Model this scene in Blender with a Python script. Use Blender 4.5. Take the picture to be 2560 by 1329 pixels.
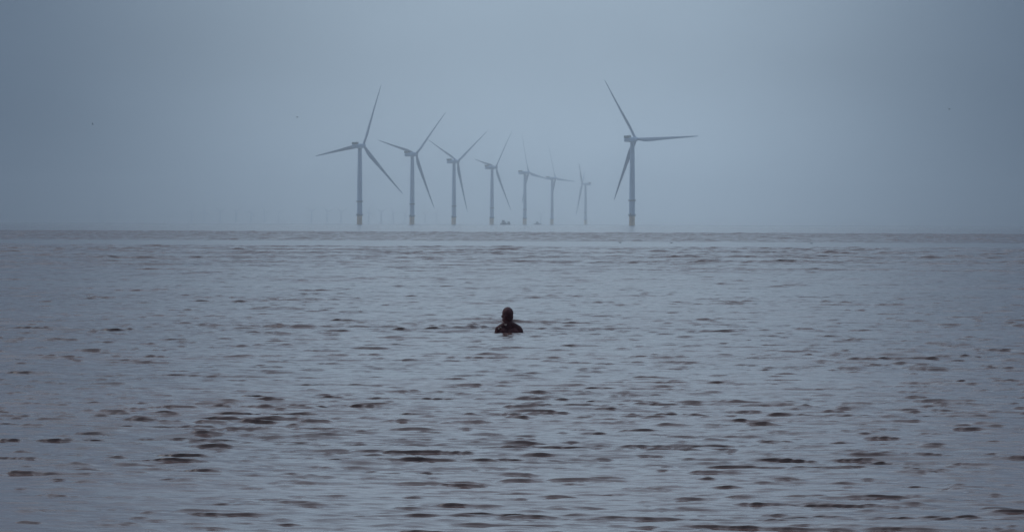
import bpy, bmesh, math, random
import numpy as np
from mathutils import Matrix, Vector
R = math.radians
random.seed(5)
rng = np.random.default_rng(11)
scene = bpy.context.scene
for o in list(bpy.data.objects):
    bpy.data.objects.remove(o)
COL = scene.collection

# ------------------------------------------------------------------ camera
HC = 1.83                      # eye height over the water
FPX = 14222.0                  # 200 mm lens on a 36 mm frame, 2560 px wide
cam_d = bpy.data.cameras.new('camera')
cam_d.lens = 200.0
cam_d.sensor_width = 36.0
cam_d.clip_start = 0.5
cam_d.clip_end = 80000.0
cam = bpy.data.objects.new('camera', cam_d)
COL.objects.link(cam)
PITCH = math.atan((664.5 - 559.0) / FPX)
ROLL = math.atan(10.0 / 2560.0)
cam.matrix_world = (Matrix.Translation((0, 0, HC)) @ Matrix.Rotation(R(90) - PITCH, 4, 'X')
                    @ Matrix.Rotation(ROLL, 4, 'Z'))
scene.camera = cam
CM = cam.matrix_world.to_3x3()

def at(px, py, dist):
    """point at true distance dist (along y) seen at photograph pixel px, py"""
    v = CM @ Vector(((px - 1280.0) / FPX, -(py - 664.5) / FPX, -1.0))
    return Vector((0, 0, HC)) + v * (dist / v.y)

# ------------------------------------------------------------------ sky and light
world = bpy.data.worlds.new('World')
scene.world = world
world.use_nodes = True
wn, wl = world.node_tree.nodes, world.node_tree.links
wn.clear()

def WN(t, **k):
    n = wn.new(t)
    for a, b in k.items():
        setattr(n, a, b)
    return n

def wmath(op, a, b=None, c=None, clamp=False):
    n = WN('ShaderNodeMath', operation=op, use_clamp=clamp)
    for i, v in enumerate((a, b, c)):
        if v is None:
            continue
        if isinstance(v, (int, float)):
            n.inputs[i].default_value = v
        else:
            wl.new(v, n.inputs[i])
    return n.outputs[0]

def wmap(v, a, b, c, d):
    n = WN('ShaderNodeMapRange', interpolation_type='SMOOTHERSTEP')
    wl.new(v, n.inputs[0])
    for i, q in enumerate((a, b, c, d)):
        n.inputs[i + 1].default_value = q
    return n.outputs[0]

SUN_EL, SUN_AZ = R(48), R(-62)          # a veiled sun, off to the left
sky = WN('ShaderNodeTexSky', sky_type='NISHITA')
sky.sun_disc = False
sky.sun_elevation = SUN_EL
sky.sun_rotation = SUN_AZ
sky.dust_density = 4.0
tc = WN('ShaderNodeTexCoord')
sp = WN('ShaderNodeSeparateXYZ')
wl.new(tc.outputs['Generated'], sp.inputs[0])
az = wmath('ARCTAN2', sp.outputs[0], sp.outputs[1])
el = wmath('MAXIMUM', sp.outputs[2], 0.0)
daz = wmath('ABSOLUTE', wmath('SUBTRACT', az, R(0.15)))
lane = wmap(daz, R(0.3), R(6.4), 1.0, 0.0)      # vignette put into the sky colour: bright ahead, dim to both sides
hi = wmap(el, 0.10, 0.65, 0.0, 1.0)
mixl = WN('ShaderNodeMix', data_type='FLOAT')
wl.new(hi, mixl.inputs[0]); wl.new(lane, mixl.inputs[2]); mixl.inputs[3].default_value = 0.8
rear = wmap(wmath('ABSOLUTE', az), R(60), R(125), 1.0, 0.45)     # sky dimmed behind the viewer, added to darken the turbines
band = wmath('MULTIPLY', wmap(el, 0.0, 0.034, 0.48, 0.0), lane)  # brighter strip low over the sea
grad = wmath('ADD', wmath('MULTIPLY', wmath('MULTIPLY_ADD', el, 1.5, 1.0), rear), band)
nz = WN('ShaderNodeTexNoise')
nz.inputs['Scale'].default_value = 14.0
nz.inputs['Detail'].default_value = 3.0
mp = WN('ShaderNodeMapping'); mp.inputs['Scale'].default_value = (1, 1, 2.2)
wl.new(tc.outputs['Generated'], mp.inputs[0]); wl.new(mp.outputs[0], nz.inputs['Vector'])
cl = wmap(nz.outputs[0], 0.25, 0.75, 0.94, 1.06)
fac = wmath('MULTIPLY', grad, cl)
cc = WN('ShaderNodeMix', data_type='RGBA')              # thick grey-blue overcast, brighter straight ahead
wl.new(mixl.outputs[0], cc.inputs[0])
cc.inputs[6].default_value = (0.99, 1.46, 2.14, 1)
cc.inputs[7].default_value = (3.06, 3.97, 4.95, 1)
mx = WN('ShaderNodeMix', data_type='RGBA')
mx.inputs[0].default_value = 0.94
wl.new(sky.outputs[0], mx.inputs[6]); wl.new(cc.outputs[2], mx.inputs[7])
vm = WN('ShaderNodeVectorMath', operation='SCALE')
wl.new(mx.outputs[2], vm.inputs[0]); wl.new(fac, vm.inputs['Scale'])
bg = WN('ShaderNodeBackground')
bg.inputs[1].default_value = 0.1
wl.new(vm.outputs[0], bg.inputs[0])
wo = WN('ShaderNodeOutputWorld')
wl.new(bg.outputs[0], wo.inputs[0])

sun_d = bpy.data.lights.new('sun', 'SUN')
sun_d.energy = 0.5
sun_d.angle = R(35)
sun_d.color = (1.0, 0.96, 0.9)
sun = bpy.data.objects.new('sun', sun_d)
COL.objects.link(sun)
sdir = Vector((math.sin(SUN_AZ) * math.cos(SUN_EL), math.cos(SUN_AZ) * math.cos(SUN_EL), math.sin(SUN_EL)))
sun.rotation_euler = sdir.to_track_quat('Z', 'Y').to_euler()

vs = scene.view_settings
scene.display_settings.display_device = 'sRGB'
vs.view_transform = 'Standard'
vs.look = 'None'
vs.exposure = 0.0
vs.gamma = 1.0
vs.use_curve_mapping = False
scene.render.engine = 'CYCLES'
scene.cycles.max_bounces = 10
scene.cycles.volume_bounces = 6
scene.cycles.use_denoising = True

# ------------------------------------------------------------------ helpers
def material(name, color, rough=0.5, noise=0.0, nscale=4.0, bump=0.0, bscale=30.0, spec=0.5, metal=0.0):
    m = bpy.data.materials.new(name)
    m.use_nodes = True
    nt = m.node_tree
    b = nt.nodes['Principled BSDF']
    b.inputs['Base Color'].default_value = (*color, 1)
    b.inputs['Roughness'].default_value = rough
    b.inputs['Specular IOR Level'].default_value = spec
    b.inputs['Metallic'].default_value = metal
    t = nt.nodes.new('ShaderNodeTexCoord')
    if noise:
        n = nt.nodes.new('ShaderNodeTexNoise')
        n.inputs['Scale'].default_value = nscale
        n.inputs['Detail'].default_value = 6
        nt.links.new(t.outputs['Object'], n.inputs['Vector'])
        r = nt.nodes.new('ShaderNodeValToRGB')
        r.color_ramp.elements[0].position = 0.3
        r.color_ramp.elements[1].position = 0.72
        r.color_ramp.elements[0].color = (*[c * (1 - noise) for c in color], 1)
        r.color_ramp.elements[1].color = (*[min(1, c * (1 + noise)) for c in color], 1)
        nt.links.new(n.outputs[0], r.inputs[0])
        nt.links.new(r.outputs[0], b.inputs['Base Color'])
    if bump:
        n2 = nt.nodes.new('ShaderNodeTexNoise')
        n2.inputs['Scale'].default_value = bscale
        n2.inputs['Detail'].default_value = 5
        nt.links.new(t.outputs['Object'], n2.inputs['Vector'])
        bp = nt.nodes.new('ShaderNodeBump')
        bp.inputs['Strength'].default_value = 0.8
        bp.inputs['Distance'].default_value = bump
        nt.links.new(n2.outputs[0], bp.inputs['Height'])
        nt.links.new(bp.outputs[0], b.inputs['Normal'])
    return m

def finish(bm, name, mat, parent=None, smooth=True):
    bmesh.ops.recalc_face_normals(bm, faces=bm.faces)
    me = bpy.data.meshes.new(name)
    bm.to_mesh(me)
    bm.free()
    if smooth:
        for p in me.polygons:
            p.use_smooth = True
        try:
            me.set_sharp_from_angle(angle=R(38))
        except Exception:
            pass
    me.materials.append(mat)
    o = bpy.data.objects.new(name, me)
    COL.objects.link(o)
    if parent:
        o.parent = parent
    return o

def empty(name, loc=(0, 0, 0), rz=0.0):
    o = bpy.data.objects.new(name, None)
    o.empty_display_size = 0.2
    COL.objects.link(o)
    o.location = loc
    o.rotation_euler = (0, 0, rz)
    return o

def tag(o, label=None, cat=None, group=None, kind=None):
    if label: o['label'] = label
    if cat: o['category'] = cat
    if group: o['group'] = group
    if kind: o['kind'] = kind
    return o

def lathe(bm, prof, seg=32, cx=0.0, cy=0.0):
    """prof: list of (radius, z); closed with caps"""
    rings = []
    for r, z in prof:
        rings.append([bm.verts.new((cx + r * math.cos(2 * math.pi * i / seg), cy + r * math.sin(2 * math.pi * i / seg), z)) for i in range(seg)])
    for a, b in zip(rings, rings[1:]):
        for i in range(seg):
            bm.faces.new((a[i], a[(i + 1) % seg], b[(i + 1) % seg], b[i]))
    bm.faces.new(rings[0][::-1])
    bm.faces.new(rings[-1])

def loft(bm, rings):
    """rings: lists of equal length of points"""
    vr = [[bm.verts.new(p) for p in r] for r in rings]
    n = len(vr[0])
    for a, b in zip(vr, vr[1:]):
        for i in range(n):
            bm.faces.new((a[i], a[(i + 1) % n], b[(i + 1) % n], b[i]))
    bm.faces.new(vr[0][::-1])
    bm.faces.new(vr[-1])

def tube(bm, p, q, r0, r1=None, seg=8):
    p, q = Vector(p), Vector(q)
    r1 = r0 if r1 is None else r1
    ax = (q - p).normalized()
    u = ax.orthogonal().normalized()
    v = ax.cross(u)
    f = lambda c, r: [c + (u * math.cos(2 * math.pi * i / seg) + v * math.sin(2 * math.pi * i / seg)) * r for i in range(seg)]
    loft(bm, [f(p, r0), f(q, r1)])

def box(bm, lo, hi, bevel=0.0, top=1.0):
    x0, y0, z0 = lo; x1, y1, z1 = hi
    cx, cy = (x0 + x1) / 2, (y0 + y1) / 2
    f = lambda x, y, z, s: (cx + (x - cx) * s, cy + (y - cy) * s, z)
    vs_ = [bm.verts.new(f(*p)) for p in ((x0, y0, z0, 1), (x1, y0, z0, 1), (x1, y1, z0, 1), (x0, y1, z0, 1),
                                        (x0, y0, z1, top), (x1, y0, z1, top), (x1, y1, z1, top), (x0, y1, z1, top))]
    fs = [bm.faces.new([vs_[i] for i in q]) for q in ((3, 2, 1, 0), (4, 5, 6, 7), (0, 1, 5, 4), (1, 2, 6, 5), (2, 3, 7, 6), (3, 0, 4, 7))]
    if bevel:
        es = list({e for fa in fs for e in fa.edges})
        bmesh.ops.bevel(bm, geom=es, offset=bevel, segments=3, profile=0.5, affect='EDGES')

def ellipsoid(bm, c, r, rot=None, u=20, v=12):
    m = Matrix.Translation(c) @ (rot if rot else Matrix()) @ Matrix.Diagonal((*r, 1))
    bmesh.ops.create_uvsphere(bm, u_segments=u, v_segments=v, radius=1.0, matrix=m)

# ------------------------------------------------------------------ the sea
def spacing(d):
    if d < 25: return 2.0
    if d < 31: return 0.25
    if d < 1300: return min(0.40, 0.020 * (d / 34.0))
    return min(900.0, 1.2 * (d / 1300.0) ** 2.6 * 8)

ys = [-60.0]
while ys[-1] < 26500:
    ys.append(ys[-1] + spacing(ys[-1]))
ys = np.array(ys)
ND = 1200
NE = 26
dcl = np.clip(ys, 30, None)
W = 0.106 * dcl + 2.0                       # dense half width
u = np.linspace(-1, 1, ND)
e = (np.arange(1, NE + 1) / NE)
outer = 0.3 * dcl + 45
ext = lambda: W[:, None] + (outer - W)[:, None] * (e ** 2.2)[None, :]
X = np.concatenate([-ext()[:, ::-1], W[:, None] * u[None, :], ext()], axis=1).astype(np.float32)
NX = X.shape[1]; NY = len(ys)
Y = np.repeat(ys[:, None], NX, axis=1).astype(np.float32)
dy = np.gradient(ys)
dxr = np.abs(np.gradient(X, axis=1)).astype(np.float32)

def sstep(a, b, x):
    t = np.clip((x - a) / (b - a), 0, 1)
    return t * t * (3 - 2 * t)

def field(n, lmin, lmax, spread, seed, base=-math.pi / 2 - 0.18, power=1.0, dmin=-99):
    """sum of travelling sine trains, thinned where the mesh cannot carry them"""
    g = np.random.default_rng(seed)
    out = np.zeros_like(X)
    tot = 0.0
    lam = lmin * (lmax / lmin) ** ((np.arange(n) + g.random(n)) / n)
    for L in lam:
        a = base + spread * (g.random() + g.random() + g.random() - 1.5) / 1.5
        kx, ky = 2 * math.pi / L * math.cos(a), 2 * math.pi / L * math.sin(a)
        amp = L ** power
        fy = np.clip(2.0 - abs(ky) * dy / 1.6, 0, 1)
        rows = np.where((fy > 0.01) & (ys > dmin))[0]
        tot += amp * amp / 2
        if len(rows) == 0:
            continue
        r0, r1 = rows[0], rows[-1] + 1
        ph = np.float32(kx) * X[r0:r1] + (ky * ys[r0:r1] + g.random() * 6.283)[:, None].astype(np.float32)
        fx = np.clip(2.0 - abs(kx) * dxr[r0:r1] / 1.6, 0, 1)
        out[r0:r1] += np.float32(amp) * np.sin(ph) * fx * fy[r0:r1, None].astype(np.float32)
    return out / np.float32(math.sqrt(tot))

# how rough the water is with distance: choppy shallows, a calm lane, a rough bar, then calm again
def rough(d):
    return np.interp(d, [0, 34, 60, 95, 125, 150, 185, 230, 280, 430, 450, 470, 560, 580, 1170, 1215, 1235, 3000],
                     [0.85, 0.94, 0.92, 0.90, 0.86, 0.78, 0.74, 1.05, 1.3, 1.6, 1.4, 0.25, 0.25, 1.1, 1.2, 1.0, 0.03, 0.0])

def col(xs, vs_):
    return np.interp(ys, xs, vs_)[:, None].astype(np.float32)

def crest(f, thr, k=4.0):
    p = np.log1p(np.exp(k * (f - thr))) / k
    return 1.6 * np.tanh(p / 1.6)

ripple = field(90, 0.08, 0.5, 1.1, 3, power=0.9)
fine = field(140, 0.085, 0.42, 0.55, 17, power=0.5)
mid = field(90, 0.38, 1.5, 0.58, 18, power=0.5)
coarse = field(50, 1.5, 4.5, 0.7, 12, power=0.5)
lf = field(60, 0.22, 0.9, 0.45, 41, power=0.4)
line = np.exp(-(lf / 0.3) ** 2)                                      # long thin linked crests
bar = field(70, 0.55, 2.0, 0.7, 33, power=0.55, dmin=140)
patch = field(14, 5.0, 45.0, 3.0, 21, power=0.4)
A = rough(ys)[:, None].astype(np.float32) * np.clip(1 + 0.15 * patch, 0.2, 2)
HF = 0.0108 * col([34, 80, 150, 250, 400], [1.0, 1.2, 1.5, 1.2, 0.7])
HM = 0.036 * col([34, 60, 80, 150, 300, 450, 600, 1200], [0.24, 0.27, 0.34, 0.60, 0.7, 0.6, 0.5, 0.5])
HK = 0.045 * col([34, 150, 300, 450, 600, 1200], [0.0, 0.05, 0.25, 0.4, 0.4, 0.4])
pk = HF * crest(fine + 0.4 * ripple + 0.4 * mid, 1.9, 7.0) + 0.62 * HF * line * sstep(0.3, 1.9, fine * 0.5 + mid) + HM * crest(mid + 0.3 * fine, 1.85, 6.0) + HK * crest(coarse, 1.3)
HB = col([140, 220, 280, 430, 455, 470, 575, 600, 1190, 1220], [0.35, 0.7, 0.85, 0.85, 0.7, 0.1, 0.1, 0.5, 0.6, 0.0])
pk = pk + 0.034 * HB * crest(bar + 0.3 * patch, 1.25, 5.0)
Z = A * (0.0048 * ripple + 0.10 * HF * fine + 0.06 * HM * mid + 0.12 * HK * coarse + 0.009 * coarse + pk
         + bar * col([140, 300, 470, 575, 600, 1190, 1220], [0.002, 0.004, 0.004, 0.004, 0.028, 0.033, 0.0]))
Yd = Y - A * (1.9 * pk)                                               # crests lean towards the beach
# the long low crest that runs out to the left of the statue
ridge_y = 99.3 + 0.5 * np.sin(X * 0.9) + 0.25 * np.sin(X * 2.3 + 1)
rm = sstep(-6.2, -4.6, X) * (1 - sstep(-0.5, 0.1, X)) * np.clip(0.55 + 0.6 * np.sin(X * 3.1 + 0.6) * np.sin(X * 1.3) + 0.3 * fine, 0, 1.3)
rg = np.exp(-((Y - ridge_y) / 0.11) ** 2) * rm
Z += 0.046 * rg
Yd -= 0.06 * rg
# the disturbed water round the shoulders
rr = np.sqrt((X + 0.05) ** 2 + (Y - 94.6) ** 2)
Z += 0.022 * np.exp(-((rr - 0.45) / 0.2) ** 2) * np.cos(rr * 22) * (0.6 + 0.4 * np.sin(3 * np.arctan2(Y - 94.6, X)))
edge = 1 - sstep(0.75, 1.0, np.abs(X) / outer[:, None])
Z *= edge
co = np.empty((NY * NX, 3), np.float32)
co[:, 0] = X.ravel(); co[:, 1] = Yd.ravel(); co[:, 2] = Z.ravel()
print('SEA verts', len(co), NY, NX)
i = np.arange(NY * NX, dtype=np.int32).reshape(NY, NX)
q = np.stack([i[:-1, :-1], i[:-1, 1:], i[1:, 1:], i[1:, :-1]], axis=-1).reshape(-1)
me = bpy.data.meshes.new('sea')
me.vertices.add(len(co)); me.vertices.foreach_set('co', co.ravel())
nf = len(q) // 4
me.loops.add(len(q)); me.loops.foreach_set('vertex_index', q)
me.polygons.add(nf)
me.polygons.foreach_set('loop_start', np.arange(nf, dtype=np.int32) * 4)
me.polygons.foreach_set('use_smooth', np.ones(nf, dtype=bool))
me.update(calc_edges=True)
sea = bpy.data.objects.new('sea', me)
COL.objects.link(sea)
tag(sea, kind='structure')
del co, q, i, ripple, fine, mid, coarse, bar, HB, lf, line, patch, pk, A, HF, HM, HK, rg, rm, ridge_y, rr, edge, Z, Yd, X, Y, dxr

wm = bpy.data.materials.new('silty_water')
wm.use_nodes = True
nt = wm.node_tree
b = nt.nodes['Principled BSDF']
b.inputs['IOR'].default_value = 1.333
b.inputs['Roughness'].default_value = 0.1
tc_ = nt.nodes.new('ShaderNodeTexCoord')
nn = nt.nodes.new('ShaderNodeTexNoise')
nn.inputs['Scale'].default_value = 0.12
nn.inputs['Detail'].default_value = 3
nt.links.new(tc_.outputs['Object'], nn.inputs['Vector'])
cr = nt.nodes.new('ShaderNodeValToRGB')
cr.color_ramp.elements[0].position = 0.35; cr.color_ramp.elements[0].color = (0.122, 0.080, 0.077, 1)
cr.color_ramp.elements[1].position = 0.68; cr.color_ramp.elements[1].color = (0.155, 0.100, 0.093, 1)
nt.links.new(nn.outputs[0], cr.inputs[0])
nt.links.new(cr.outputs[0], b.inputs['Base Color'])
n2 = nt.nodes.new('ShaderNodeTexNoise')
n2.inputs['Scale'].default_value = 9.0
n2.inputs['Detail'].default_value = 2
mpn = nt.nodes.new('ShaderNodeMapping'); mpn.inputs['Scale'].default_value = (1.0, 1.5, 1.0)
nt.links.new(tc_.outputs['Object'], mpn.inputs[0]); nt.links.new(mpn.outputs[0], n2.inputs['Vector'])
bp = nt.nodes.new('ShaderNodeBump')
bp.inputs['Strength'].default_value = 0.35
bp.inputs['Distance'].default_value = 0.006
nt.links.new(n2.outputs[0], bp.inputs['Height'])
nt.links.new(bp.outputs[0], b.inputs['Normal'])
me.materials.append(wm)

# ------------------------------------------------------------------ wind turbines
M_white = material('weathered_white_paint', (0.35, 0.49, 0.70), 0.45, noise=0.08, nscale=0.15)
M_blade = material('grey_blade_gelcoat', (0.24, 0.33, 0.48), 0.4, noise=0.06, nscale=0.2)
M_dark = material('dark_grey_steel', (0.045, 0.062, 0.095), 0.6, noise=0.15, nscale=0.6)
M_yellow = material('faded_yellow_paint', (0.62, 0.44, 0.27), 0.6, noise=0.25, nscale=0.25)
HUB, TILT, OVER = 101.0, R(6), 8.0

def blade_mesh(parent, feather=-14.0):
    bm = bmesh.new()
    st = [(0.8, 3.2, 3.2, 0), (3.5, 3.2, 3.1, 3), (7, 3.9, 2.5, 10), (12, 5.0, 1.9, 12), (17, 5.3, 1.5, 11), (24, 4.7, 1.15, 8),
          (33, 3.9, 0.9, 5), (44, 3.1, 0.66, 3), (56, 2.4, 0.45, 1.5), (66, 1.9, 0.33, 0.5), (74, 1.4, 0.24, 0), (79, 0.95, 0.16, 0), (81.5, 0.4, 0.1, 0), (82, 0.1, 0.05, 0)]
    rings = []
    for r, c, t, tw in st:
        f = min(1, max(0, (r - 3.5) / 9))          # round root to aerofoil
        pts = []
        for k in range(20):
            a = 2 * math.pi * k / 20
            x = math.cos(a)
            yy = math.sin(a) * (1 - f * 0.45 * (x + 1) / 2)
            px = x * c / 2 + f * c * 0.2
            py = yy * t / 2
            ca, sa = math.cos(R(feather - tw)), math.sin(R(feather - tw))
            pts.append((px * ca - py * sa, px * sa + py * ca + 0.045 * r + 2.9 * (r / 82) ** 2, r))
        rings.append(pts)
    loft(bm, rings)
    return finish(bm, 'blade', M_blade, parent)

def make_turbine():
    root = empty('wind_turbine')
    bm = bmesh.new(); lathe(bm, [(3.35, -0.6), (3.35, 3), (3.3, 11.2)])
    for s in (-1, 1):                                # boat landing fenders and ladder
        tube(bm, (s * 0.9, -4.3, -0.5), (s * 0.9, -4.3, 10.8), 0.22)
    for k in range(12):
        tube(bm, (-0.9, -4.3, 0.6 + k * 0.85), (0.9, -4.3, 0.6 + k * 0.85), 0.08, seg=5)
    for z in (2, 9):
        for s in (-1, 1):
            tube(bm, (s * 0.9, -4.3, z), (s * 0.9, -3.0, z), 0.14, seg=6)
    finish(bm, 'transition_piece', M_yellow, root)
    bm = bmesh.new(); lathe(bm, [(3.4, 11.2), (4.6, 11.9), (4.75, 12.1), (4.75, 12.5), (3.5, 12.5)], 40)
    pl = finish(bm, 'work_platform', M_dark, root)
    bm = bmesh.new()
    for k in range(16):
        a = 2 * math.pi * k / 16
        c = Vector((4.6 * math.cos(a), 4.6 * math.sin(a), 12.5))
        a2 = 2 * math.pi * (k + 1) / 16
        c2 = Vector((4.6 * math.cos(a2), 4.6 * math.sin(a2), 12.5))
        tube(bm, c, c + Vector((0, 0, 1.2)), 0.07, seg=5)
        for h in (0.6, 1.2):
            tube(bm, c + Vector((0, 0, h)), c2 + Vector((0, 0, h)), 0.06, seg=5)
    finish(bm, 'railing', M_dark, pl)
    bm = bmesh.new(); lathe(bm, [(3.45, 12.5), (3.4, 20), (3.3, 40), (3.05, 62), (2.7, 84), (2.42, 97.2)], 40)
    tw = finish(bm, 'tower', M_white, root)
    bm = bmesh.new(); box(bm, (-0.55, -3.62, 12.52), (0.55, -3.25, 14.9), 0.05)
    finish(bm, 'door', M_dark, tw)
    bm = bmesh.new(); lathe(bm, [(3.32, 28.9), (4.15, 29.2), (4.15, 29.9), (3.34, 29.95)], 40)
    gal = finish(bm, 'tower_gallery', M_dark, root)
    for s in (-1, 1):
        bm = bmesh.new(); box(bm, (s * 4.4 - 0.55, -0.8, 28.9), (s * 4.4 + 0.55, 0.8, 30.3), 0.12)  # davit cabinets on both sides of the gallery
        finish(bm, 'davit_cabinet', M_dark, gal)
    bm = bmesh.new()
    prof = []
    for y, w, z0, z1 in ((-12.8, 3.3, -2.4, 2.3), (-12.4, 3.7, -2.9, 2.8), (-4, 3.8, -3.1, 2.9), (3.0, 3.6, -3.0, 2.8), (4.6, 2.9, -2.3, 2.4)):
        ring = []
        for k in range(24):
            a = 2 * math.pi * k / 24
            cx_, cz = math.cos(a), math.sin(a)
            ex = 0.35
            ring.append((w * math.copysign(abs(cx_) ** ex, cx_), y, HUB - 0.6 + (z0 + z1) / 2 + (z1 - z0) / 2 * math.copysign(abs(cz) ** ex, cz)))
        prof.append(ring)
    loft(bm, prof)
    nac = finish(bm, 'nacelle', M_white, root)
    bm = bmesh.new()
    box(bm, (-3.5, -13.4, HUB + 1.2), (3.5, -8.2, HUB + 4.0), 0.25)
    finish(bm, 'cooler', M_dark, nac)
    bm = bmesh.new()
    tube(bm, (1.6, -5.5, HUB + 2.2), (1.6, -5.5, HUB + 5.0), 0.09)
    tube(bm, (-1.6, -5.5, HUB + 2.2), (-1.6, -5.5, HUB + 5.0), 0.09)
    tube(bm, (-1.6, -5.5, HUB + 4.6), (1.6, -5.5, HUB + 4.6), 0.07)
    finish(bm, 'wind_sensor_mast', M_dark, nac)
    bm = bmesh.new()
    lathe(bm, [(2.1, -3.6), (2.5, -2.4), (2.6, 0.6), (2.3, 2.0), (1.5, 3.1), (0.4, 3.6)], 28)
    hub = finish(bm, 'hub', M_white, root)
    hub.matrix_local = Matrix.Translation((0, OVER, HUB)) @ Matrix.Rotation(TILT, 4, 'X') @ Matrix.Rotation(-R(90), 4, 'X')
    bl = [blade_mesh(root)]
    for k in range(2):
        c = bl[0].copy(); COL.objects.link(c); bl.append(c)
    return root

def set_rotor(root, theta):
    k = 0
    for ch in root.children:
        if ch.name.split('.')[0] == 'blade':
            ch.matrix_local = (Matrix.Translation((0, OVER, HUB)) @ Matrix.Rotation(TILT, 4, 'X')
                               @ Matrix.Rotation(theta + k * 2 * math.pi / 3, 4, 'Y'))
            k += 1

def copy_tree(o, parent=None):
    c = o.copy(); COL.objects.link(c)
    if parent:
        c.parent = parent
    for ch in list(o.children):
        copy_tree(ch, c)
    return c

spots = [  # tower pixel, distance, yaw of the rotor axis, first blade angle, label
    (899.0, 7270, 33, 20, 'tall grey wind turbine furthest left of the big ones, one blade pointing level left'),
    (1030.2, 8150, 42, 44, 'grey wind turbine second from left, its lower blade running close along its tower'),
    (1134.6, 9072, 47, 55, 'grey wind turbine with upper two blades in a wide V, third from left'),
    (1229.6, 10014, 58, 40, 'pale wind turbine standing just left of the larger boat'),
    (1312.0, 11006, 63, 101, 'hazy wind turbine between the two boats, one long blade pointing steeply up'),
    (1380.0, 12328, 64, 96, 'hazy wind turbine with one level right blade, standing right of the smaller boat'),
    (1463.5, 14077, -83, 67, 'smallest and faintest of the tall turbines, its rotor turned to the left'),
    (1580.0, 6640, 33, 88, 'largest wind turbine, standing alone on the right with one blade level'),
]
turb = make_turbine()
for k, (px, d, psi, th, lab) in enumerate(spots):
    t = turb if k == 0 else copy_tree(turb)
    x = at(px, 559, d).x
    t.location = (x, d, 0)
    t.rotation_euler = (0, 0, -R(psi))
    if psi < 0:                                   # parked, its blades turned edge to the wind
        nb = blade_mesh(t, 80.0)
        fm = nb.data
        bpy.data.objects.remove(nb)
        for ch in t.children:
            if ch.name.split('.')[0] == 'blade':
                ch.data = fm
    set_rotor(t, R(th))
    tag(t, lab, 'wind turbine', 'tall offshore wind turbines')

# far row, mostly sunk below the curve of the sea and nearly lost in the haze
def make_far():
    root = empty('distant_wind_turbine')
    bm = bmesh.new(); lathe(bm, [(2.7, -0.6), (2.5, 20), (1.9, 42.5)], 16)
    finish(bm, 'tower', M_white, root)
    bm = bmesh.new(); box(bm, (-2.0, -7, 42), (2.0, 4, 46), 0.5)
    nac = finish(bm, 'nacelle', M_white, root)
    bm = bmesh.new()
    lathe(bm, [(1.2, -1.5), (1.7, -0.5), (1.5, 1.0), (0.4, 2.0)], 16)
    hb = finish(bm, 'hub', M_white, root)
    hb.matrix_local = Matrix.Translation((0, 5, 44)) @ Matrix.Rotation(-R(90), 4, 'X')
    bm = bmesh.new()
    rings = []
    for r, c, t in ((0.6, 1.8, 1.8), (5, 3.2, 1.1), (14, 2.2, 0.6), (24, 1.2, 0.3), (31, 0.3, 0.1)):
        rings.append([(c * 0.5 * math.cos(2 * math.pi * q / 12) + 0.1 * c, t * 0.5 * math.sin(2 * math.pi * q / 12), r) for q in range(12)])
    loft(bm, rings)
    b0 = finish(bm, 'blade', M_blade, root)
    for k in range(2):
        c = b0.copy(); COL.objects.link(c)
    return root

FAR = [(250, 22.4, 8), (291, 23.2, 50), (479, 22.0, 20), (511, 22.6, 0), (551, 21.0, 62), (590, 21.6, 55), (628, 22.2, 30), (662, 22.8, 90),
       (697, 23.4, 60), (779, 20.0, 58), (818, 20.6, 70), (853, 21.2, 62), (922, 21.8, 10), (953, 20.8, 60), (984, 22.4, 85),
       (1012, 23.6, 35), (1063, 24.2, 58), (1091, 24.8, 20), (1352, 24.0, 60)]
WHERE = ['leftmost of all, far left over the sea', 'second from the far left', 'third from the far left', 'fourth from the far left',
         'fifth from the far left', 'sixth from the far left', 'seventh from the far left', 'eighth from the far left', 'ninth from the far left',
         'third to the left of the tall leftmost turbine', 'second to the left of the tall leftmost turbine',
         'closest on the left of the tall leftmost turbine', 'closest on the right of the tall leftmost turbine',
         'third left of the second tall turbine', 'second left of the second tall turbine', 'closest left of the second tall turbine',
         'closest right of the second tall turbine', 'closest left of the third tall turbine', 'above the smaller boat']
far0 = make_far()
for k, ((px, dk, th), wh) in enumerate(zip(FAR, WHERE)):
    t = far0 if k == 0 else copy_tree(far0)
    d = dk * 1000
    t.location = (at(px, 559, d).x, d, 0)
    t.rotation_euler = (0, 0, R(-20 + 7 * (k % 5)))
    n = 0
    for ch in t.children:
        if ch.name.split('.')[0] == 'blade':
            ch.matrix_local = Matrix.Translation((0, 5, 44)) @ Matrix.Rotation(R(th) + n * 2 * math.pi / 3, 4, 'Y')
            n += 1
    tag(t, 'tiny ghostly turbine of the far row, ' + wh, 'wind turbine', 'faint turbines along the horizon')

# ------------------------------------------------------------------ boats
M_hull = material('blue_grey_hull_paint', (0.11, 0.14, 0.21), 0.4, noise=0.12, nscale=0.5)
M_cabin = material('grey_cabin_paint', (0.22, 0.25, 0.30), 0.5, noise=0.08, nscale=0.5)
M_glass = material('dark_window_glass', (0.02, 0.025, 0.03), 0.08)

def hull_mesh(L, B, D, parent):
    bm = bmesh.new()
    rings = []
    for f in np.linspace(0, 1, 12):
        x = -L / 2 + L * f
        taper = 1.0 if f < 0.55 else max(0.04, 1 - ((f - 0.55) / 0.45) ** 2)
        sheer = D * (1 + 0.45 * max(0, f - 0.35) ** 1.5)
        w = B / 2 * taper
        rings.append([(x, -w, sheer), (x, -w * 0.85, 0.2), (x, -w * 0.3, -0.7), (x, w * 0.3, -0.7), (x, w * 0.85, 0.2), (x, w, sheer)])
    loft(bm, rings)
    return finish(bm, 'hull', M_hull, parent)

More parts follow.
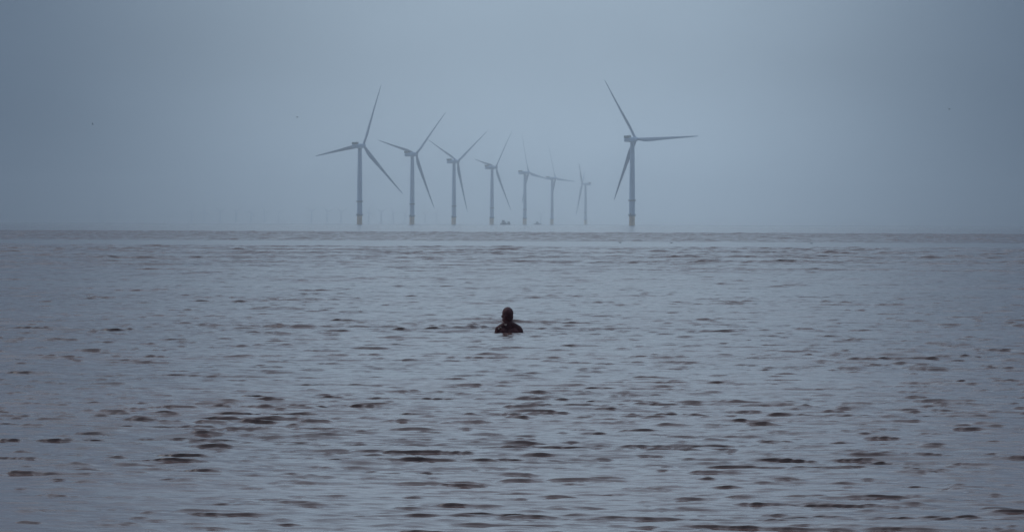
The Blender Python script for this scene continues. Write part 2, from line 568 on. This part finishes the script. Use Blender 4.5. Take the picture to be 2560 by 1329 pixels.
def windows(parent, x0, x1, y, z0, z1, n):
    for s in (-1, 1):
        for k in range(n):
            bm = bmesh.new()
            w = (x1 - x0) / n
            box(bm, (x0 + k * w + 0.12, s * y - 0.03, z0), (x0 + (k + 1) * w - 0.12, s * y + 0.03, z1), 0.015)
            finish(bm, 'window', M_glass, parent)

def work_boat():
    root = empty('work_boat')
    hull_mesh(17.0, 6.2, 2.0, root)
    bm = bmesh.new(); box(bm, (-6.2, -2.4, 1.9), (1.0, 2.4, 4.9), 0.15, 0.96)
    cab = finish(bm, 'deckhouse', M_cabin, root)
    windows(cab, -5.5, 0.4, 2.36, 3.3, 4.1, 5)
    bm = bmesh.new(); box(bm, (-5.8, -2.0, 4.9), (-1.4, 2.0, 7.2), 0.15, 0.9)
    wh = finish(bm, 'wheelhouse', M_cabin, root)
    windows(wh, -5.2, -1.9, 1.93, 5.8, 6.5, 3)
    bm = bmesh.new(); box(bm, (-6.6, -2.3, 7.2), (-1.0, 2.3, 7.55), 0.06)
    finish(bm, 'roof', M_hull, wh)
    bm = bmesh.new()
    tube(bm, (-4.4, 0, 7.5), (-4.4, 0, 9.6), 0.12, 0.06)
    tube(bm, (-4.4, -0.9, 8.6), (-4.4, 0.9, 8.6), 0.07)
    finish(bm, 'mast', M_dark, root)
    bm = bmesh.new(); box(bm, (3.6, -2.0, 2.3), (7.4, 2.0, 5.2), 0.15, 0.98)
    finish(bm, 'cargo_container', M_hull, root)
    bm = bmesh.new()
    for s in (-1, 1):
        for k in range(5):
            tube(bm, (-8.2 + k * 0.45, s * 2.9, 2.0), (-8.2 + k * 0.45, s * 2.9, 3.0), 0.05, seg=5)
        tube(bm, (-8.2, s * 2.9, 3.0), (-6.4, s * 2.9, 3.0), 0.05, seg=5)
    finish(bm, 'railing', M_dark, root)
    return root

def small_boat():
    root = empty('crew_boat')
    hull_mesh(15.0, 5.4, 2.2, root)
    bm = bmesh.new(); box(bm, (-3.8, -2.0, 2.1), (3.0, 2.0, 4.6), 0.15, 0.82)
    cab = finish(bm, 'deckhouse', M_cabin, root)
    windows(cab, -2.7, 2.0, 1.84, 3.2, 3.9, 4)
    bm = bmesh.new(); box(bm, (-2.6, -1.5, 4.6), (1.2, 1.5, 6.6), 0.15, 0.7)
    finish(bm, 'wheelhouse', M_cabin, root)
    bm = bmesh.new()
    tube(bm, (-1.4, 0, 6.5), (-1.4, 0, 9.0), 0.12, 0.06)
    tube(bm, (-1.4, 0, 8.4), (6.6, 0, 3.4), 0.05, seg=5)
    tube(bm, (-1.4, 0, 8.4), (-6.6, 0, 2.4), 0.05, seg=5)
    finish(bm, 'mast', M_dark, root)
    return root

wb = work_boat()
wb.location = (at(1263.5, 559, 9400).x, 9400, 0)
wb.rotation_euler = (0, 0, R(12))
tag(wb, 'dark work boat with tall wheelhouse at its left end, larger of the two boats', 'boat')
sb = small_boat()
sb.location = (at(1344, 559, 11400).x, 11400, 0)
sb.rotation_euler = (0, 0, R(-14))
tag(sb, 'faint smaller boat with peaked outline, lost in the haze', 'boat')

# ------------------------------------------------------------------ birds
M_bird = material('dark_brown_feathers', (0.035, 0.035, 0.04), 0.7, noise=0.3, nscale=20)
M_bill = material('horn_coloured_bill', (0.25, 0.16, 0.05), 0.5)

def bird_mesh(name, s, lift, flying):
    """one continuous body: beak to tail along x, wings out along y"""
    bm = bmesh.new()
    st = [(-0.5, 0.012, 0.02), (-0.42, 0.05, 0.015), (-0.3, 0.06, 0.02), (-0.12, 0.105, 0.0), (0.05, 0.115, -0.01), (0.18, 0.085, 0.02),
          (0.25, 0.055, 0.05 if flying else 0.13), (0.32, 0.06, 0.06 if flying else 0.2), (0.38, 0.04, 0.06 if flying else 0.21), (0.41, 0.014, 0.06 if flying else 0.2)]
    rings = []
    for x, r, z in st:
        flat = 0.35 if x < -0.35 else 0.85
        rings.append([(s * x, s * r * math.cos(2 * math.pi * k / 12), s * (z + flat * r * math.sin(2 * math.pi * k / 12))) for k in range(12)])
    loft(bm, rings)
    return finish(bm, name, M_bird)

def add_parts(b, s, lift, flying):
    bm = bmesh.new()
    z = 0.06 if flying else 0.2
    tube(bm, (s * 0.40, 0, s * z), (s * 0.5, 0, s * (z - 0.015)), s * 0.016, s * 0.004, 6)
    finish(bm, 'bill', M_bill, b)
    for sd in (-1, 1):
        bm = bmesh.new()
        rings = []
        if flying:
            for t, c, sw in ((0, 0.2, 0.02), (0.3, 0.22, 0.05), (0.6, 0.17, 0.0), (0.85, 0.1, -0.08), (1.0, 0.02, -0.16)):
                y = sd * (0.06 + 0.62 * t)
                zz = 0.04 + lift * (t - 0.35 * t * t)
                rings.append([(s * (sw + c * 0.5 * math.cos(a)), s * y, s * (zz + 0.014 * (1.1 - t) * math.sin(a))) for a in np.linspace(0, 2 * math.pi, 11)[:-1]])
        else:
            for x, w in ((-0.48, 0.01), (-0.35, 0.035), (-0.1, 0.07), (0.08, 0.075), (0.16, 0.03)):
                rings.append([(s * x, sd * s * (0.085 + 0.035 * math.cos(a) * (1 if x > -0.3 else 0.5)), s * (0.05 + w * math.sin(a) + (0.04 if x < -0.3 else 0))) for a in np.linspace(0, 2 * math.pi, 11)[:-1]])
        loft(bm, rings)
        finish(bm, 'wing', M_bird, b)

def bird(px, py, d, s, rz, lift, roll, label, flying=True):
    b_ = bird_mesh('bird', s, lift, flying)
    add_parts(b_, s, lift, flying)
    p = at(px, py, d)
    b_.location = p if flying else (p.x, d, 0.02)
    b_.rotation_euler = (R(roll), 0, rz)
    tag(b_, label, 'bird', 'birds in the air' if flying else 'birds floating on the water')

bird(232, 311, 1500, 0.75, R(150), 0.45, 25, 'small faint bird flying over the sea at far left')
bird(743, 293, 1400, 0.8, R(200), 0.06, 4, 'tiny bird gliding with flat wings, left of the turbines')
bird(2373, 273, 700, 0.62, R(80), 0.5, 10, 'tiny dark bird flying alone at far right')
bird(1550, 604, 556, 0.36, R(165), 0, 0, 'dark bird floating on the calm lane, head raised, below the largest turbine', False)
bird(1678, 604, 552, 0.32, R(160), 0, 0, 'small bird floating on the calm lane, middle of three on the water', False)
bird(2028, 605, 556, 0.34, R(170), 0, 0, 'dark bird floating on the calm lane, furthest right on the water', False)

# ------------------------------------------------------------------ the iron statue
def iron_material():
    m = bpy.data.materials.new('wet_rusted_iron')
    m.use_nodes = True
    nt = m.node_tree
    b = nt.nodes['Principled BSDF']
    t = nt.nodes.new('ShaderNodeTexCoord')
    n = nt.nodes.new('ShaderNodeTexNoise'); n.inputs['Scale'].default_value = 9; n.inputs['Detail'].default_value = 8
    nt.links.new(t.outputs['Object'], n.inputs['Vector'])
    r = nt.nodes.new('ShaderNodeValToRGB')
    r.color_ramp.elements[0].position = 0.36; r.color_ramp.elements[0].color = (0.055, 0.022, 0.030, 1)
    r.color_ramp.elements[1].position = 0.70; r.color_ramp.elements[1].color = (0.12, 0.05, 0.054, 1)
    e_ = r.color_ramp.elements.new(0.80); e_.color = (0.10, 0.075, 0.06, 1)
    nt.links.new(n.outputs[0], r.inputs[0])
    nt.links.new(r.outputs[0], b.inputs['Base Color'])
    b.inputs['Roughness'].default_value = 0.55
    b.inputs['Specular IOR Level'].default_value = 0.16
    n2 = nt.nodes.new('ShaderNodeTexNoise'); n2.inputs['Scale'].default_value = 45; n2.inputs['Detail'].default_value = 5
    nt.links.new(t.outputs['Object'], n2.inputs['Vector'])
    bp = nt.nodes.new('ShaderNodeBump'); bp.inputs['Distance'].default_value = 0.012; bp.inputs['Strength'].default_value = 0.9
    nt.links.new(n2.outputs[0], bp.inputs['Height'])
    nt.links.new(bp.outputs[0], b.inputs['Normal'])
    return m

def capsule(bm, p, q, r0, r1, flat=1.0):
    p, q = Vector(p), Vector(q)
    for t in np.linspace(0, 1, max(2, int((q - p).length / 0.025))):
        r = r0 + (r1 - r0) * t
        ellipsoid(bm, p.lerp(q, t), (r, r * flat, r), u=14, v=8)

bm = bmesh.new()
turn = Matrix.Rotation(R(26), 4, 'Z') @ Matrix.Rotation(R(-3), 4, 'X')
hc = Vector((-0.026, 0.005, 0.324))
HS = 1.1
def hp(x, y, z):
    return hc + (turn @ Vector((x * HS, y * HS, z * HS)))
def hr(*r):
    return tuple(v * HS for v in r)
ellipsoid(bm, hp(0, -0.012, 0.015), hr(0.083, 0.096, 0.094), turn, 32, 20)      # skull
ellipsoid(bm, hp(0, 0.02, -0.04), hr(0.068, 0.076, 0.09), turn, 28, 16)         # face
ellipsoid(bm, hp(0, 0.046, -0.096), hr(0.045, 0.044, 0.034), turn)              # chin
ellipsoid(bm, hp(0, -0.04, -0.04), hr(0.076, 0.062, 0.075), turn)               # occiput
ellipsoid(bm, hp(0, 0.088, 0.018), hr(0.052, 0.016, 0.012), turn)               # brow
capsule(bm, hp(0, 0.093, 0.008), hp(0, 0.114, -0.034), 0.009, 0.016)            # nose
ellipsoid(bm, hp(0, 0.09, -0.062), hr(0.026, 0.014, 0.009), turn)               # lips
for s in (-1, 1):
    ellipsoid(bm, hp(s * 0.066, 0.0, -0.022), hr(0.008, 0.018, 0.03), turn)     # ears
    ellipsoid(bm, hp(s * 0.05, 0.065, -0.03), hr(0.022, 0.025, 0.025), turn)    # cheeks
    ellipsoid(bm, hp(s * 0.05, 0.02, -0.085), hr(0.026, 0.04, 0.03), turn)      # jaw
    ellipsoid(bm, hp(s * 0.036, -0.005, -0.085), hr(0.037, 0.05, 0.065), turn)
capsule(bm, (-0.020, -0.005, 0.25), (-0.012, -0.015, 0.10), 0.068, 0.082)       # neck
for s in (-1, 1):
    capsule(bm, (-0.012 + s * 0.035, -0.02, 0.165), (s * 0.15, -0.012, 0.08), 0.054, 0.064, 0.95)   # trapezius
    ellipsoid(bm, (s * 0.178, -0.004, 0.022), (0.062, 0.07, 0.094))             # deltoid
    ellipsoid(bm, (s * 0.09, -0.055, -0.02), (0.085, 0.06, 0.12))               # shoulder blade
    ellipsoid(bm, (s * 0.08, 0.06, -0.02), (0.09, 0.06, 0.09))                  # chest
    capsule(bm, (s * 0.2, 0, 0.0), (s * 0.235, -0.01, -0.27), 0.05, 0.038)      # upper arm
    capsule(bm, (s * 0.235, -0.01, -0.27), (s * 0.245, 0.03, -0.50), 0.038, 0.027)   # forearm
    ellipsoid(bm, (s * 0.246, 0.04, -0.55), (0.018, 0.04, 0.05))                # palm
    for k in range(4):
        y0 = 0.012 + k * 0.019
        capsule(bm, (s * 0.246, y0, -0.59), (s * 0.243, y0 + 0.004, -0.59 - (0.06, 0.075, 0.08, 0.07)[k]), 0.009, 0.008)
    capsule(bm, (s * 0.24, 0.075, -0.54), (s * 0.225, 0.10, -0.60), 0.012, 0.009)
    capsule(bm, (s * 0.085, 0, -0.55), (s * 0.09, 0.01, -0.98), 0.088, 0.058)
    capsule(bm, (s * 0.09, 0.005, -0.98), (s * 0.09, -0.01, -1.40), 0.056, 0.036)
    capsule(bm, (s * 0.09, -0.02, -1.43), (s * 0.10, 0.15, -1.45), 0.04, 0.03)
ellipsoid(bm, (-0.182, -0.02, 0.08), (0.046, 0.05, 0.046))                     # worn lump on one shoulder
ellipsoid(bm, (-0.13, -0.04, 0.118), (0.034, 0.04, 0.032))
ellipsoid(bm, (0, -0.005, -0.03), (0.19, 0.105, 0.16), None, 32, 20)
ellipsoid(bm, (0, 0, -0.30), (0.145, 0.10, 0.22), None, 32, 20)
ellipsoid(bm, (0, -0.01, -0.50), (0.165, 0.11, 0.13), None, 32, 20)
me_ = bpy.data.meshes.new('tmp_statue')
bm.to_mesh(me_); bm.free()
tmp = bpy.data.objects.new('tmp_statue', me_)
COL.objects.link(tmp)
md = tmp.modifiers.new('r', 'REMESH'); md.mode = 'VOXEL'; md.voxel_size = 0.006; md.use_smooth_shade = True
sm = tmp.modifiers.new('s', 'SMOOTH'); sm.factor = 0.5; sm.iterations = 5
dg = bpy.context.evaluated_depsgraph_get()
final = bpy.data.meshes.new_from_object(tmp.evaluated_get(dg))
bpy.data.objects.remove(tmp)
final.name = 'statue'
final.materials.clear()
final.materials.append(iron_material())
st = bpy.data.objects.new('statue', final)
COL.objects.link(st)
st.location = (at(1272.3, 831, 94.8).x, 94.8, 0.0)
tag(st, 'dark rusted iron statue of a standing figure, only head and shoulders above the water', 'statue')

M_highlight = material('painted_highlight', (0.50, 0.41, 0.37), 0.8, noise=0.35, nscale=60, bump=0.004, bscale=140)  # painted highlights: pale lumps standing in for light on the left shoulder
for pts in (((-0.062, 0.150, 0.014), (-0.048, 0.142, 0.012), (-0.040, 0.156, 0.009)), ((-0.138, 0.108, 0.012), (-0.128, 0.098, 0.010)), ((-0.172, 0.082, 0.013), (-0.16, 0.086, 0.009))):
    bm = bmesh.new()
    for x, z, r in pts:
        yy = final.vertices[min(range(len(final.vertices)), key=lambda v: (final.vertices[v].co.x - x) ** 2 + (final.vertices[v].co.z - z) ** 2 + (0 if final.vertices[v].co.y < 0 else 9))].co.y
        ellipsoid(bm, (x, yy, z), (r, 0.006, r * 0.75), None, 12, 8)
    finish(bm, 'highlight_patch', M_highlight, st)

# ------------------------------------------------------------------ haze
bm = bmesh.new()
box(bm, (-8400, -90, -2.6), (8400, 27200, 205))
hz = bpy.data.materials.new('sea_haze')
hz.use_nodes = True
ht = hz.node_tree
ht.nodes.clear()
pv = ht.nodes.new('ShaderNodeVolumePrincipled')
pv.inputs['Color'].default_value = (0.985, 0.995, 1.0, 1)
pv.inputs['Density'].default_value = 0.000105
pv.inputs['Anisotropy'].default_value = 0.99
oo = ht.nodes.new('ShaderNodeOutputMaterial')
ht.links.new(pv.outputs[0], oo.inputs['Volume'])
haze = finish(bm, 'haze', hz, None, smooth=False)
tag(haze, kind='stuff')
